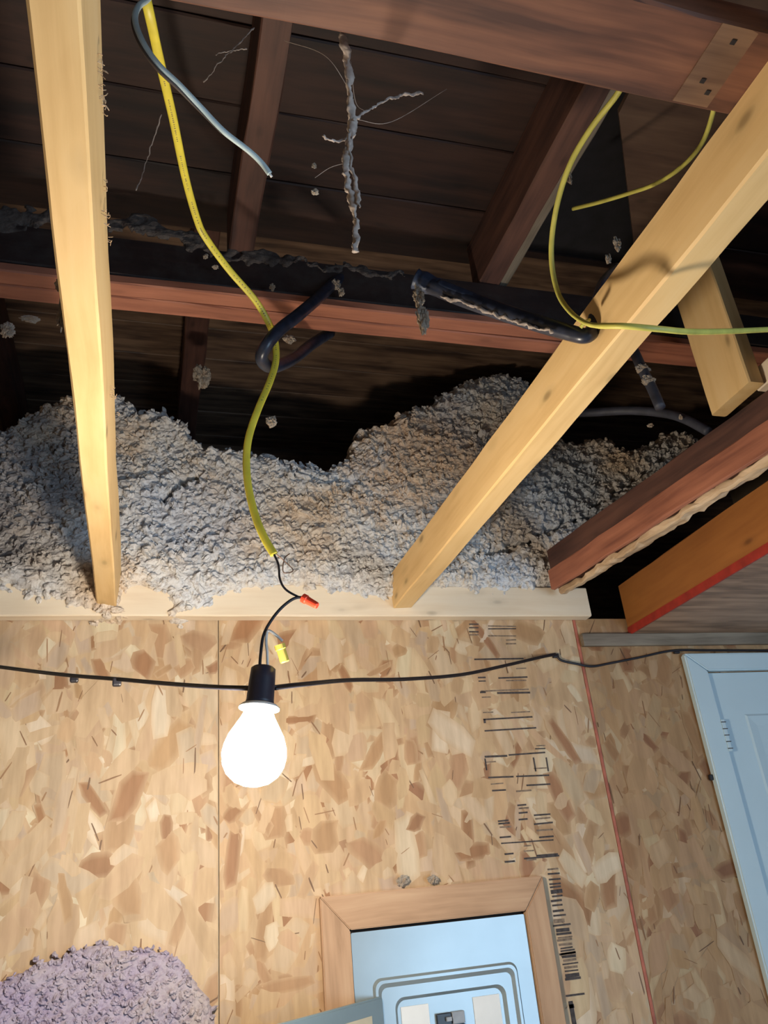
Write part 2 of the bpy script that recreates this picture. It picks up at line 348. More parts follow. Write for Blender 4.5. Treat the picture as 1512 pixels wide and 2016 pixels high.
# ------------------------------------------------------------------ the setting
W = 2.041                                         # face of the strand-board wall
def strand_sheet(name, x0, x1, z0, z1, parent, seed, tone=1.0, tint=(1, 1, 1)):
    r = random.Random(seed); bm = bmesh.new()
    lay = bm.loops.layers.float_color.new('strand_colour')
    tone *= 0.8
    base = (0.66, 0.485, 0.305)
    pal = [(0.66, 0.49, 0.32)] * 8 + [(0.71, 0.56, 0.39)] * 6 + [(0.62, 0.44, 0.275)] * 6 + [(0.52, 0.335, 0.19)] * 4 + [(0.42, 0.235, 0.125)] * 2 + [(0.77, 0.66, 0.50)] * 3 + [(0.60, 0.47, 0.34)] * 4
    def paint(v, c): col_of[v] = c
    col_of = {}
    bmesh.ops.create_cube(bm, size=1, matrix=Matrix.Translation(((x0 + x1) / 2, W + 0.008, (z0 + z1) / 2)) @ Matrix.Diagonal((x1 - x0, 0.0119, z1 - z0, 1)))
    for v in bm.verts: paint(v, tuple(c * tone for c in base))
    zlow = max(z0, 0.75); n = int((x1 - x0) * (z1 - zlow) * 1500)
    prof = [(-1, -0.75), (-0.92, 0.7), (-0.3, 1), (0.4, 0.93), (0.95, 0.8), (1, -0.6), (0.35, -1), (-0.45, -0.95)]
    for i in range(n):
        cx, cz = r.uniform(x0, x1), r.uniform(zlow, z1)
        ln = r.uniform(0.04, 0.15) * r.choice((0.55, 1, 1)); wd = r.uniform(0.008, 0.034)
        an = r.gauss(0, 0.42) if r.random() < 0.78 else r.uniform(-1.57, 1.57)
        c = r.choice(pal); k = r.uniform(0.93, 1.06) * tone
        c = (c[0] * k, c[1] * k * r.uniform(0.98, 1.02), c[2] * k * r.uniform(0.94, 1.05))
        c = tuple(max(0.05, w_ * tone + (q - w_ * tone) * 1.08) for q, w_ in zip(c, base))
        rim_c = tuple(0.38 * q + 0.62 * tone * w_ for q, w_ in zip(c, base))
        depth = W + 0.002 - r.uniform(0.0002, 0.002)
        ux, uz = math.sin(an), math.cos(an); vx, vz = uz, -ux
        if i % 9 == 0:                                   # thin dark slivers and gaps between strands
            ln = r.uniform(0.012, 0.06); wd = r.uniform(0.0008, 0.0022); depth = W + 0.002 - r.uniform(0.0014, 0.0021)
            c = tuple(q * tone for q in r.choice(((0.30, 0.17, 0.09), (0.22, 0.13, 0.075), (0.40, 0.24, 0.13)))); rim_c = c
        sk = r.uniform(-0.5, 0.5)
        pts = [((a + sk * b * wd / ln * 2 + r.uniform(-0.08, 0.08)) * ln / 2, (b + r.uniform(-0.18, 0.18)) * wd) for a, b in prof]
        def ring(sc, sb, lift, cc):
            out = []
            for a2, b2 in pts:
                px = cx + ux * a2 * sc + vx * b2 * sb; pz = cz + uz * a2 * sc + vz * b2 * sb
                v = bm.verts.new((min(max(px, x0 + 0.001), x1 - 0.001), depth - lift, min(max(pz, z0 + 0.001), z1 - 0.001)))
                paint(v, cc); out.append(v)
            return out
        o_, i_ = ring(1, 1, 0, rim_c), ring(0.80, 0.5, 0.00004, c)
        for q in range(8):
            f = bm.faces.new((o_[q], o_[(q + 1) % 8], i_[(q + 1) % 8], i_[q]))
        bm.faces.new(i_)
    for f in bm.faces:
        for lp in f.loops: lp[lay] = (*[q * t_ for q, t_ in zip(col_of[lp.vert], tint)], 1)
    me = bpy.data.meshes.new(name); bm.to_mesh(me); bm.free()
    return link(name, me, OSB, parent)
ZT = 2.20
wall = tag(empty('wall_back', (0, W, 0)), kind='structure', label='strand-board garage wall facing the camera')
strand_sheet('strand_board_panel', -1.6, 0.1735, 0.0, ZT, wall, 3)
strand_sheet('strand_board_panel', 0.1760, 1.2025, 0.0, ZT, wall, 5, 1.0, (1.0, 0.95, 0.88))
strand_sheet('strand_board_panel', 1.2115, 2.8, 0.0, ZT, wall, 8, 0.70, (1.06, 0.88, 0.68))  # older dirtier sheet; the dimmer light there is also put into its tone
box('painted_edge', (1.2030, W - 0.0005, 0.0), (1.2110, W + 0.012, ZT), FADEDRED, wall)
box('wall_core', (-1.6, W + 0.0141, 0.0), (2.8, W + 0.06, ZT), GREYW, wall)
# the faded stamp printed down the middle sheet: rows of short bars
def ink(name, rows, mat):
    bm = bmesh.new()
    for (x, z, w, h) in rows:
        bmesh.ops.create_cube(bm, size=1, matrix=Matrix.Translation((x, W - 0.0006, z)) @ Matrix.Rotation(rnd.uniform(-0.02, 0.02), 4, 'Y') @ Matrix.Diagonal((w, 0.0008, h, 1)))
    return link(name, mesh_of(bm, name), mat, wall)
INKROWS = [(0.8875, 2.1834, 0.0287, 0.0030, 1), (0.8860, 2.1729, 0.0286, 0.0030, 1), (0.8842, 2.1609, 0.0285, 0.0030, 1), (0.8828, 2.1520, 0.0285, 0.0030, 0), (0.9740, 2.1771, 0.0869, 0.0030, 0), (0.9727, 2.1695, 0.0867, 0.0030, 1), (0.9692, 2.1484, 0.0863, 0.0030, 0), (0.9945, 2.1362, 0.0315, 0.0030, 0), (0.9925, 2.1250, 0.0314, 0.0030, 0), (0.9487, 2.0813, 0.1504, 0.0040, 1), (0.9382, 2.0560, 0.0383, 0.0030, 0), (1.0113, 2.0533, 0.0311, 0.0030, 0), (0.8883, 2.0298, 0.0226, 0.0040, 1), (0.9817, 2.0278, 0.0885, 0.0040, 1), (0.8875, 2.0199, 0.0210, 0.0030, 1), (0.9897, 2.0191, 0.0616, 0.0030, 0), (0.9512, 1.9929, 0.1441, 0.0040, 0), (0.8850, 1.9890, 0.0164, 0.0050, 1), (0.9763, 1.9852, 0.0991, 0.0050, 1), (0.8930, 1.9755, 0.0261, 0.0030, 0), (0.8921, 1.9342, 0.0296, 0.0030, 0), (0.9876, 1.9318, 0.0567, 0.0030, 0), (0.9477, 1.9166, 0.1456, 0.0040, 1), (0.8781, 1.9108, 0.0059, 0.0100, 1), (0.9501, 1.8866, 0.1522, 0.0040, 1), (1.0312, 1.8401, 0.0263, 0.0030, 0), (1.0278, 1.8322, 0.0300, 0.0030, 1), (0.8960, 1.8183, 0.0643, 0.0050, 1), (0.9866, 1.8208, 0.1072, 0.0040, 1), (0.8789, 1.8048, 0.0287, 0.0030, 0), (1.0181, 1.7817, 0.0370, 0.0030, 0), (0.9014, 1.7650, 0.0716, 0.0040, 1), (0.9926, 1.7635, 0.0952, 0.0040, 1), (1.0047, 1.7402, 0.0694, 0.0040, 1), (0.8879, 1.7492, 0.0356, 0.0030, 0), (0.8905, 1.7326, 0.0390, 0.0040, 1), (0.9601, 1.7274, 0.0433, 0.0040, 0), (0.9483, 1.6928, 0.0250, 0.0040, 1), (0.9524, 1.6850, 0.0285, 0.0040, 0), (0.9486, 1.6740, 0.0249, 0.0040, 1), (1.0013, 1.6657, 0.0468, 0.0040, 1), (1.0014, 1.6570, 0.0431, 0.0040, 0), (0.8899, 1.6581, 0.0293, 0.0040, 1), (0.8913, 1.6519, 0.0314, 0.0040, 1), (0.8933, 1.6432, 0.0314, 0.0040, 0), (0.9457, 1.6581, 0.0248, 0.0040, 1), (1.0009, 1.6447, 0.0537, 0.0040, 1), (1.0014, 1.6286, 0.0464, 0.0040, 0), (0.8893, 1.6193, 0.0312, 0.0040, 1), (1.0028, 1.6120, 0.0413, 0.0040, 1), (0.9483, 1.6043, 0.1457, 0.0030, 1), (0.9466, 1.5948, 0.0210, 0.0030, 0), (0.8930, 1.5797, 0.0241, 0.0040, 1), (0.9970, 1.5695, 0.0599, 0.0040, 1), (0.9479, 1.5827, 0.0279, 0.0030, 0), (0.9804, 1.5654, 0.0981, 0.0040, 1), (0.8917, 1.5621, 0.0274, 0.0040, 1), (0.9511, 1.5617, 0.0278, 0.0040, 0), (0.8639, 1.7991, 0.0036, 0.0300, 1), (1.0033, 1.7923, 0.0037, 0.0360, 1), (1.0404, 1.7905, 0.0037, 0.0360, 1), (1.0059, 1.5356, 0.0301, 0.0040, 0), (1.0062, 1.5249, 0.0331, 0.0040, 1), (1.0063, 1.5120, 0.0326, 0.0040, 1), (1.0052, 1.5016, 0.0314, 0.0040, 1), (1.0048, 1.4946, 0.0303, 0.0040, 1), (1.0058, 1.4841, 0.0319, 0.0090, 1), (1.0057, 1.4738, 0.0286, 0.0040, 1), (1.0012, 1.4638, 0.0302, 0.0050, 1), (1.0018, 1.4535, 0.0283, 0.0040, 1), (1.0017, 1.4410, 0.0299, 0.0050, 1), (1.0033, 1.4307, 0.0342, 0.0040, 1), (0.9997, 1.4186, 0.0289, 0.0090, 0), (1.0052, 1.4091, 0.0477, 0.0040, 1), (1.0053, 1.3980, 0.0361, 0.0080, 1), (1.0068, 1.3900, 0.0408, 0.0050, 1), (1.0082, 1.3821, 0.0400, 0.0030, 0), (1.0058, 1.3769, 0.0400, 0.0050, 0), (1.0061, 1.3669, 0.0365, 0.0050, 0), (1.0075, 1.3591, 0.0331, 0.0030, 1), (1.0091, 1.3535, 0.0384, 0.0030, 1), (1.0092, 1.3458, 0.0404, 0.0080, 0), (1.0098, 1.3403, 0.0370, 0.0050, 1), (1.0106, 1.3327, 0.0349, 0.0050, 0), (1.0107, 1.3251, 0.0422, 0.0030, 1), (1.0104, 1.3176, 0.0355, 0.0050, 0), (1.0106, 1.3100, 0.0361, 0.0030, 1), (1.0106, 1.3004, 0.0373, 0.0080, 1), (1.0078, 1.3471, 0.0438, 0.0040, 1), (1.0108, 1.2934, 0.0419, 0.0050, 1), (1.0097, 1.2598, 0.0495, 0.0040, 1), (0.9947, 1.2184, 0.0111, 0.0600, 1), (0.9952, 1.2380, 0.0131, 0.0080, 1)]
ink('ink_stamp', [r[:4] for r in INKROWS if r[4]], INK)
ink('ink_stamp', [r[:4] for r in INKROWS if not r[4]], FADEDINK)

box('floor', (-1.7, -2.9, -0.05), (2.9, 3.1, 0.0), CONCRETE, kind='structure')
box('wall_left', (-1.7, -2.9, 0.0), (-1.6, 3.1, 3.35), DRYWALL, kind='structure')
box('wall_right', (2.8, -2.9, 0.0), (2.9, 3.1, 3.35), DRYWALL, kind='structure')
box('wall_attic', (-1.6, 3.0, 0.0), (2.8, 3.1, 3.35), DECK2, kind='structure')

# roof boards: the low deck on this side of the beam, the higher deck beyond it
roof = tag(empty('ceiling', (0, 0, 2.91)), kind='structure', label='underside of the old board roof above the joists')
y = -2.88
while y < 1.33:
    w = 0.165 + rnd.uniform(-0.01, 0.01)
    for (xa, xb) in ((-1.6, 0.775), (1.30, 2.8)):
        board('roof_board', (xa, y + w / 2, 2.91 + rnd.uniform(0, 0.004)), (xb, y + w / 2, 2.91), w - 0.0018, 0.022, DECK, parent=roof, wob=0.001)
    y += w
box('roof_sheet', (-1.6, -2.88, 2.936), (2.8, 1.36, 2.95), ROOFBLACK, roof)  # near-black sheet over the boards, showing where the boards leave a gap
y = 1.36
while y < 2.98:
    w = 0.17 + rnd.uniform(-0.01, 0.01)
    board('roof_board', (-1.6, y + w / 2, 3.30 + rnd.uniform(0, 0.004)), (2.8, y + w / 2, 3.30), w - 0.002, 0.022, DECK2, parent=roof, wob=0.001)
    y += w
box('roof_sheet', (-1.6, 1.36, 3.326), (2.8, 3.1, 3.34), ROOFBLACK, roof)
box('roof_step', (-1.6, 1.355, 2.93), (2.8, 1.375, 3.30), DECK, roof)

pp = tag(empty('plywood_patch', (1.1, 1.0, 2.89)), 'dim plywood sheet patching the roof above the yellow cable curve', 'plywood')
bm = bmesh.new()
vs = [bm.verts.new(p) for p in ((0.86, 0.60, 2.90), (1.34, 0.60, 2.90), (1.34, 1.33, 2.90), (1.17, 1.33, 2.90), (0.885, 0.93, 2.90))]
f = bm.faces.new(vs); r_ = bmesh.ops.extrude_face_region(bm, geom=[f])
for v in r_['geom']:
    if isinstance(v, bmesh.types.BMVert): v.co.z += 0.012
link('sheet', mesh_of(bm, 'sheet'), PATCH, pp)

# ------------------------------------------------------------------ lumber
def lumber(name, p0, p1, w, h, mat, label, cat, roll=0.0, group=None, **kw):
    return tag(board(name, p0, p1, w, h, mat, roll, **kw), label, cat, group)
led = lumber('ledger_board', (-0.9, 2.0215, 2.1945), (1.245, 2.0215, 2.1945), 0.038, 0.0885, PINE_PALE,
       'pale pine ledger board along the top of the strand-board wall', 'board')
lj = lumber('ceiling_joist', (-0.094, -1.6, 2.217), (-0.101, 2.0, 2.217), 0.046, 0.089, PINE,
       'new yellow pine joist left of the yellow cable, running to the wall', 'joist', roll=math.radians(6))
rj = lumber('ceiling_joist', (0.688, -1.6, 2.217), (0.668, 2.0, 2.217), 0.054, 0.094, PINE,
       'new yellow pine joist on the right, under the dark tube and yellow cable', 'joist', roll=math.radians(-3))
oj = lumber('ceiling_joist', (1.40, -0.6, 2.170), (1.40, 2.036, 2.170), 0.04, 0.135, ORANGE,
       'orange stained joist above the red edged plywood ceiling', 'joist')
# top cross plank laid flat over the new joists
lumber('cross_beam', (-0.62, 0.4605, 2.3075), (2.6, 0.4605, 2.3075), 0.101, 0.042, BEAMW, 'old brown cross beam overhead at the top of the photo', 'beam', wob=0.0025)
lumber('pale_plank', (0.36, 0.30, 2.352), (2.6, 0.30, 2.352), 0.14, 0.02, PINE_PALE, 'pale plank lying above the old brown cross beam', 'plank')

o = box('pale_patch', (0.565, 0.414, 2.3065), (0.612, 0.508, 2.3079), PATCHW, bpy.data.objects['cross_beam'])
for (a_, b_) in ((0.59, 0.43), (0.585, 0.478), (0.60, 0.49)): box('nail_head', (a_ - 0.003, b_ - 0.003, 2.3055), (a_ + 0.003, b_ + 0.003, 2.3066), BLACK, bpy.data.objects['cross_beam'], bevel=0.0004)

# old double beam: two red-brown members side by side with a much darker, dirt-blotched front
bt = tag(empty('double_beam', (0.3, 1.36, 2.65)), 'old dark beam with two red-brown underside boards, beyond the black loop', 'beam')
board('beam_board', (-1.6, 1.334, 2.65), (2.0, 1.334, 2.65), 0.040, 0.022, RED, parent=bt, wob=0.002)
board('beam_board', (-1.6, 1.379, 2.651), (2.0, 1.379, 2.651), 0.043, 0.022, RED, parent=bt, wob=0.002)
o = board('beam_core', (-1.6, 1.358, 2.6735), (2.0, 1.358, 2.6735), 0.085, 0.098, DARKW, parent=bt, wob=0.002)
for i, (x, m, lb) in enumerate(((-0.43, OLD, 'old brown rafter at the left edge, behind the left new joist'),
        (0.162, OLD, 'old brown rafter behind the grey cable end, middle of the roof'),
        (0.738, OLD, 'old red-brown rafter beside the right hand yellow cable loop'))):
    lumber('rafter', (x, -1.8, 2.772), (x, 1.35, 2.772), 0.052, 0.137, m, lb, 'rafter', wob=0.002)
lumber('furring_strip', (0.779, 0.60, 2.78), (0.777, 1.33, 2.78), 0.022, 0.02, GREYW, 'thin grey strip fixed along the red-brown rafter', 'strip')
for x, lb in ((0.113, 'dusty stub of an old rafter beyond the double beam, near the left joist'), (-0.5, 'old rafter beyond the double beam at the left edge')):
    lumber('far_rafter', (x, 1.40, 3.16), (x, 2.95, 3.16), 0.07, 0.138, OLD, lb, 'rafter', wob=0.003)

# right side: old joist with a splintered lath, upright pine board
oj2 = tag(empty('old_joist', (1.17, 1.4, 2.25)), 'old red-brown joist with splintered pale lath at its foot, right side', 'joist')
board('joist_body', (1.3329, 0.45, 2.2692), (1.135, 1.955, 2.262), 0.045, 0.118, OLD, parent=oj2, wob=0.003)
board('side_board', (1.3131, 0.45, 2.2632), (1.108, 1.955, 2.256), 0.014, 0.062, RED, parent=oj2, wob=0.003)
SEED[0] += 1
bm = board_bm(1.52, 0.032, 0.018, 0.004, 90, 0.001, 4)
for v in bm.verts:
    v.co += Vector((0, noise.noise(v.co * 34) * 0.009, noise.noise(v.co * 41 + Vector((3, 1, 2))) * 0.009))
lath = link('splintered_lath', mesh_of(bm, 'lath'), LATH, oj2)
d = (Vector((1.142, 1.955, 2.243)) - Vector((1.3339, 0.45, 2.2502))).normalized()
M = Matrix((d, Vector((0, 0, 1)).cross(d).normalized(), d.cross(Vector((0, 0, 1)).cross(d).normalized()))).transposed().to_4x4()
lath.matrix_basis = Matrix.Translation(Vector((1.3339, 0.45, 2.2502))) @ M
lumber('upright_board', (1.196, 1.20, 2.411), (1.196, 1.20, 2.905), 0.132, 0.038, PINE, 'short upright pine board hanging at the right edge of the roof', 'board', up=(1, 0, 0))
lumber('wood_block', (1.262, 0.99, 2.412), (1.262, 1.165, 2.412), 0.044, 0.05, PINE_PALE, 'small pale wood block at the foot of the upright pine board', 'block')

# lower plywood ceiling at the right with its painted red edge
pc = tag(empty('plywood_ceiling', (2.0, 0.6, 2.165)), 'brown plywood ceiling sheet under the orange joist, right edge', 'ceiling sheet')
box('sheet', (1.3835, -0.6, 2.149), (2.79, 2.038, 2.1695), PLY, pc)
box('red_edge', (1.3785, -0.6, 2.147), (1.3833, 2.038, 2.170), REDPAINT, pc)
lumber('nailer_strip', (1.214, 2.031, 2.112), (2.79, 2.031, 2.112), 0.017, 0.038, GREYW, 'weathered grey wood strip on the wall above the white door', 'board')

# ------------------------------------------------------------------ insulation
def face_y(z): return 1.978 + 0.25 * np.maximum(0, z - 2.30)
def heap(name, poly, mat, yfun, h, edge, depth, amp, cracks=(), seed=0, jag=0.012, skirt=0.03, tufts=0, tuft_r=0.008):
    P = np.array(poly); lo = P.min(0) - 0.02; hi = P.max(0) + 0.02
    nx = int((hi[0] - lo[0]) / h); nz = int((hi[1] - lo[1]) / h)
    gx, gz = np.meshgrid(np.linspace(lo[0], hi[0], nx), np.linspace(lo[1], hi[1], nz))
    jx = np.zeros_like(gx); jz = np.zeros_like(gx); disp = np.zeros_like(gx)
    for i in range(nz):
        for k in range(nx):
            v = Vector((gx[i, k], gz[i, k], seed))
            jx[i, k] = noise.noise(v * 22) * jag + noise.noise(v * 60) * jag * 0.5
            jz[i, k] = noise.noise(v * 22 + Vector((9, 4, 1))) * jag + noise.noise(v * 60 + Vector((1, 2, 3))) * jag * 0.6
            w_ = Vector((v.x * 0.75, v.y * 1.15, seed))
            rid = abs(noise.noise(w_ * 13 + Vector((5, 5, 5))))
            def cell(q): return 0.55 - noise.voronoi(q)[0][0]
            wv = w_ + Vector((noise.noise(v * 30), noise.noise(v * 30 + Vector((4, 4, 4))), 0)) * 0.012
            disp[i, k] = amp * (0.85 * noise.noise(w_ * 5) + 0.4 * noise.noise(w_ * 12) + 0.42 * cell(wv * 26) + 0.3 * cell(wv * 62) + 0.16 * noise.noise(w_ * 150)) - amp * 0.5 * max(0, 1 - rid * 16) * max(0, noise.noise(w_ * 6 + Vector((1, 7, 2))))
    qx, qz = gx + jx, gz + jz
    inside = np.zeros(gx.shape, bool); dist = np.full(gx.shape, 9.0)
    for (x0, z0), (x1, z1) in zip(P, np.roll(P, -1, 0)):
        c = ((z0 > qz) != (z1 > qz)) & (qx < (x1 - x0) * (qz - z0) / (z1 - z0 + 1e-12) + x0)
        inside ^= c
        dx, dz = x1 - x0, z1 - z0
        t = np.clip(((qx - x0) * dx + (qz - z0) * dz) / (dx * dx + dz * dz), 0, 1)
        dist = np.minimum(dist, np.hypot(qx - x0 - t * dx, qz - z0 - t * dz))
    crk = np.zeros_like(gx)
    for line, wd, dp in cracks:
        for (x0, z0), (x1, z1) in zip(line, line[1:]):
            dx, dz = x1 - x0, z1 - z0
            t = np.clip(((qx - x0) * dx + (qz - z0) * dz) / (dx * dx + dz * dz), 0, 1)
            dd = np.hypot(qx - x0 - t * dx, qz - z0 - t * dz)
            crk = np.maximum(crk, dp * np.clip(1 - dd / wd, 0, 1))
    u = np.clip(dist / edge, 0, 1)
    back = depth * (1 - np.sqrt(np.clip(1 - (1 - u) ** 2, 0, 1)))
    yy = yfun(gz) - disp + crk + back
    bm = bmesh.new(); idx = {}
    for i in range(nz):
        for k in range(nx):
            if inside[i, k]: idx[(i, k)] = bm.verts.new((gx[i, k], yy[i, k], gz[i, k]))
    for i in range(nz - 1):
        for k in range(nx - 1):
            q = [idx.get((i, k)), idx.get((i, k + 1)), idx.get((i + 1, k + 1)), idx.get((i + 1, k))]
            q = [v for v in q if v]
            if len(q) >= 3: bm.faces.new(q)
    # close the heap behind with a skirt
    rim = [e for e in bm.edges if len(e.link_faces) == 1]
    ex = bmesh.ops.extrude_edge_only(bm, edges=rim)
    for v in ex['geom']:
        if isinstance(v, bmesh.types.BMVert): v.co.y += skirt
    # loose tufts matted over the face
    if tufts:
        rr = random.Random(int(seed * 10)); kinds = []
        for q in range(8):
            b2 = bmesh.new(); bmesh.ops.create_icosphere(b2, subdivisions=2, radius=1)
            co = [v.co * max(0.3, 1 + 0.75 * noise.noise(v.co * 1.6 + Vector((q * 5.3, 2, q))) + 0.5 * noise.noise(v.co * 3.7 + Vector((q, 8, 1)))) for v in b2.verts]
            b2.verts.index_update(); fc = [[v.index for v in f.verts] for f in b2.faces]; b2.free(); kinds.append((co, fc))
        keys = [k for k in idx if crk[k] <= 0.004]
        for q in range(tufts):
            k = rr.choice(keys); base = idx[k].co; co, fc = rr.choice(kinds)
            r_ = tuft_r * rr.choice((0.45, 0.6, 0.8, 1.0, 1.25)) * rr.uniform(0.7, 1.2)
            M = Matrix.Rotation(rr.uniform(0, 6.28), 3, Vector((rr.gauss(0, 1), rr.gauss(0, 1), rr.gauss(0, 1))).normalized()) @ Matrix.Diagonal((r_ * rr.uniform(0.8, 1.5), r_ * rr.uniform(0.6, 1.0), r_ * rr.uniform(0.55, 0.9)))
            o_ = base + Vector((rr.gauss(0, 0.004), -r_ * rr.uniform(-0.1, 0.5), rr.gauss(0, 0.004)))
            vs = [bm.verts.new(M @ c_ + o_) for c_ in co]
            for f in fc: bm.faces.new([vs[i] for i in f])
    me = bpy.data.meshes.new(name); bm.to_mesh(me); bm.free()
    return recentre(link(name, me, mat))
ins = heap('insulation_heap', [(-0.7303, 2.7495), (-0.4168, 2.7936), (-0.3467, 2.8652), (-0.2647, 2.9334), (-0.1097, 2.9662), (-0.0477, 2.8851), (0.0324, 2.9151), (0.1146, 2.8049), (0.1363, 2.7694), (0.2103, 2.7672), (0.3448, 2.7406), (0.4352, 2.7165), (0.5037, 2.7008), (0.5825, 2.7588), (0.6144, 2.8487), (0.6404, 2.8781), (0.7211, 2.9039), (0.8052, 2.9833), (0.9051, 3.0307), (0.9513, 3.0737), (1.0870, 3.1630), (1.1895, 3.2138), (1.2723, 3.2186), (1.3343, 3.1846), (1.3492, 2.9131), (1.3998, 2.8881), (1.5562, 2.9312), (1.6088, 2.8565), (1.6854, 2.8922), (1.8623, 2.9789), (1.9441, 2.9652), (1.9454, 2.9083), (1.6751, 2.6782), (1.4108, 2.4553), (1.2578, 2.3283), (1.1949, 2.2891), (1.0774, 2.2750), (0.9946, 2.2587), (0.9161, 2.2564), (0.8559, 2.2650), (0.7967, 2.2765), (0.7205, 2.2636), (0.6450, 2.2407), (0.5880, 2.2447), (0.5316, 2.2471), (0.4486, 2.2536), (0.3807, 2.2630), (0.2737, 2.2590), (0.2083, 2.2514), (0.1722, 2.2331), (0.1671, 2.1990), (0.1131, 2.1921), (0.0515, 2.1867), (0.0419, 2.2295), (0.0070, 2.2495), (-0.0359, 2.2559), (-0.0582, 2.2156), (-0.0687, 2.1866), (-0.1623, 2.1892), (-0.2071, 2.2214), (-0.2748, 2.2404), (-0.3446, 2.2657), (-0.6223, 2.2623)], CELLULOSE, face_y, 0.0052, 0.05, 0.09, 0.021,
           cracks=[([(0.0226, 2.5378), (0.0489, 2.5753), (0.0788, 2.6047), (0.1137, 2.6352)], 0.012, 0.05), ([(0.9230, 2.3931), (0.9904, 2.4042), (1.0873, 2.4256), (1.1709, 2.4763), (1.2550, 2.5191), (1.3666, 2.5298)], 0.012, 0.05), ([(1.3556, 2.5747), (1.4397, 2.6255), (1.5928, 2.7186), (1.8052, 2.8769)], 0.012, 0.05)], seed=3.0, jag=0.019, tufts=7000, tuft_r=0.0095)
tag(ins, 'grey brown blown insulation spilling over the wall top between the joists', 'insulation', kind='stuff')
patch = heap('insulation_patch', [(-0.4429, 1.4216), (-0.3167, 1.4207), (-0.2429, 1.4277), (-0.1975, 1.4529), (-0.1491, 1.4571), (-0.1205, 1.4720), (-0.0705, 1.4774), (-0.0186, 1.4599), (0.0334, 1.4528), (0.0863, 1.4331), (0.1239, 1.3911), (0.1558, 1.3501), (0.1695, 1.3162), (0.1736, 1.2615), (0.1663, 1.1753), (-0.4177, 1.2542)], LILAC, lambda z: W - 0.030 + 0 * z, 0.005, 0.03, 0.024, 0.011, seed=8.0, jag=0.008, skirt=0.004, tufts=1900, tuft_r=0.0055)
tag(patch, 'purplish grey insulation patch on the wall in the lower left corner', 'insulation', kind='stuff')

# ------------------------------------------------------------------ breaker panel and its frame
fr = tag(empty('panel_frame', (0.69, W, 1.2)), 'mitred tan wood frame around the metal breaker panel', 'frame')
def frame_board(pts):
    bm = bmesh.new(); vs = [bm.verts.new((x, W - 0.021, z)) for x, z in pts]
    f = bm.faces.new(vs); r = bmesh.ops.extrude_face_region(bm, geom=[f])
    for v in r['geom']:
        if isinstance(v, bmesh.types.BMVert): v.co.y += 0.0195
    bmesh.ops.recalc_face_normals(bm, faces=bm.faces)
    bmesh.ops.bevel(bm, geom=bm.edges[:], offset=0.0022, segments=2, affect='EDGES')
    c = sum((v.co for v in bm.verts), Vector()) / len(bm.verts)
    horiz = abs(pts[1][0] - pts[0][0]) > abs(pts[2][1] - pts[1][1])
    for v in bm.verts: v.co -= c
    if not horiz:
        for v in bm.verts: v.co = Vector((v.co.z, v.co.y, -v.co.x))
    me = mesh_of(bm, 'frame_board'); o = link('frame_board', me, TRIMW, fr); o.location = c
    if not horiz: o.rotation_euler = (0, math.radians(-90), 0)
    return o
FX0, FX1, FZ = 0.401, 0.966, 1.523
PX0, PX1, PZ = 0.468, 0.906, 1.449
frame_board([(FX0, FZ), (FX1, FZ), (PX1, PZ), (PX0, PZ)])
frame_board([(FX0, FZ - 0.001), (PX0 - 0.0005, PZ - 0.001), (PX0 - 0.0005, 0.75), (FX0, 0.75)])
frame_board([(FX1, FZ - 0.001), (PX1 + 0.0005, PZ - 0.001), (PX1 + 0.0005, 0.75), (FX1, 0.75)])

ep = tag(empty('breaker_panel', (0.687, W, 1.2)), 'blue grey metal breaker panel set in the tan wood frame', 'electrical panel')
CY = W - 0.011
def rounded(x0, x1, z1, z0, r, n=6):
    out = []
    for cx, cz, a0 in ((x1 - r, z1 - r, 0), (x0 + r, z1 - r, 90), (x0 + r, z0 + r, 180), (x1 - r, z0 + r, 270)):
        for k in range(n + 1):
            a = math.radians(a0 + 90 * k / n); out.append((cx + r * math.cos(a), cz + r * math.sin(a)))
    return out
bm = bmesh.new()
# rings from the outside inwards: (x0,x1,z1,radius,y)
rg = [(0.470, 0.904, 1.4425, 0.004, CY + 0.008), (0.470, 0.904, 1.4425, 0.004, CY), (0.512, 0.866, 1.346, 0.020, CY), (0.517, 0.861, 1.341, 0.018, CY - 0.007),
      (0.523, 0.855, 1.335, 0.016, CY - 0.007), (0.531, 0.847, 1.326, 0.014, CY - 0.0025), (0.560, 0.829, 1.304, 0.022, CY - 0.0025), (0.567, 0.822, 1.297, 0.020, CY + 0.0065)]
rings = []
for x0, x1, z1, r, yy in rg: rings.append([bm.verts.new((x, yy, z)) for x, z in rounded(x0, x1, z1, 0.78, r)])
for a, c in zip(rings, rings[1:]):
    for k in range(len(a)): bm.faces.new((a[k], a[(k + 1) % len(a)], c[(k + 1) % len(a)], c[k]))
bm.faces.new(rings[-1])
link('cover', mesh_of(bm, 'cover'), PANELGREY, ep, smooth=False)
box('gap_backing', (0.4685, W - 0.0018, 0.76), (0.9055, W - 0.0006, 1.4485), GAPSHADE, ep)  # black sheet added behind the cover, standing in for the shade in its gap
box('label_card', (0.575, CY + 0.0045, 0.85), (0.640, CY + 0.0063, 1.284), WHITECARD, ep)
box('label_card', (0.748, CY + 0.0045, 0.85), (0.814, CY + 0.0063, 1.284), WHITECARD, ep)
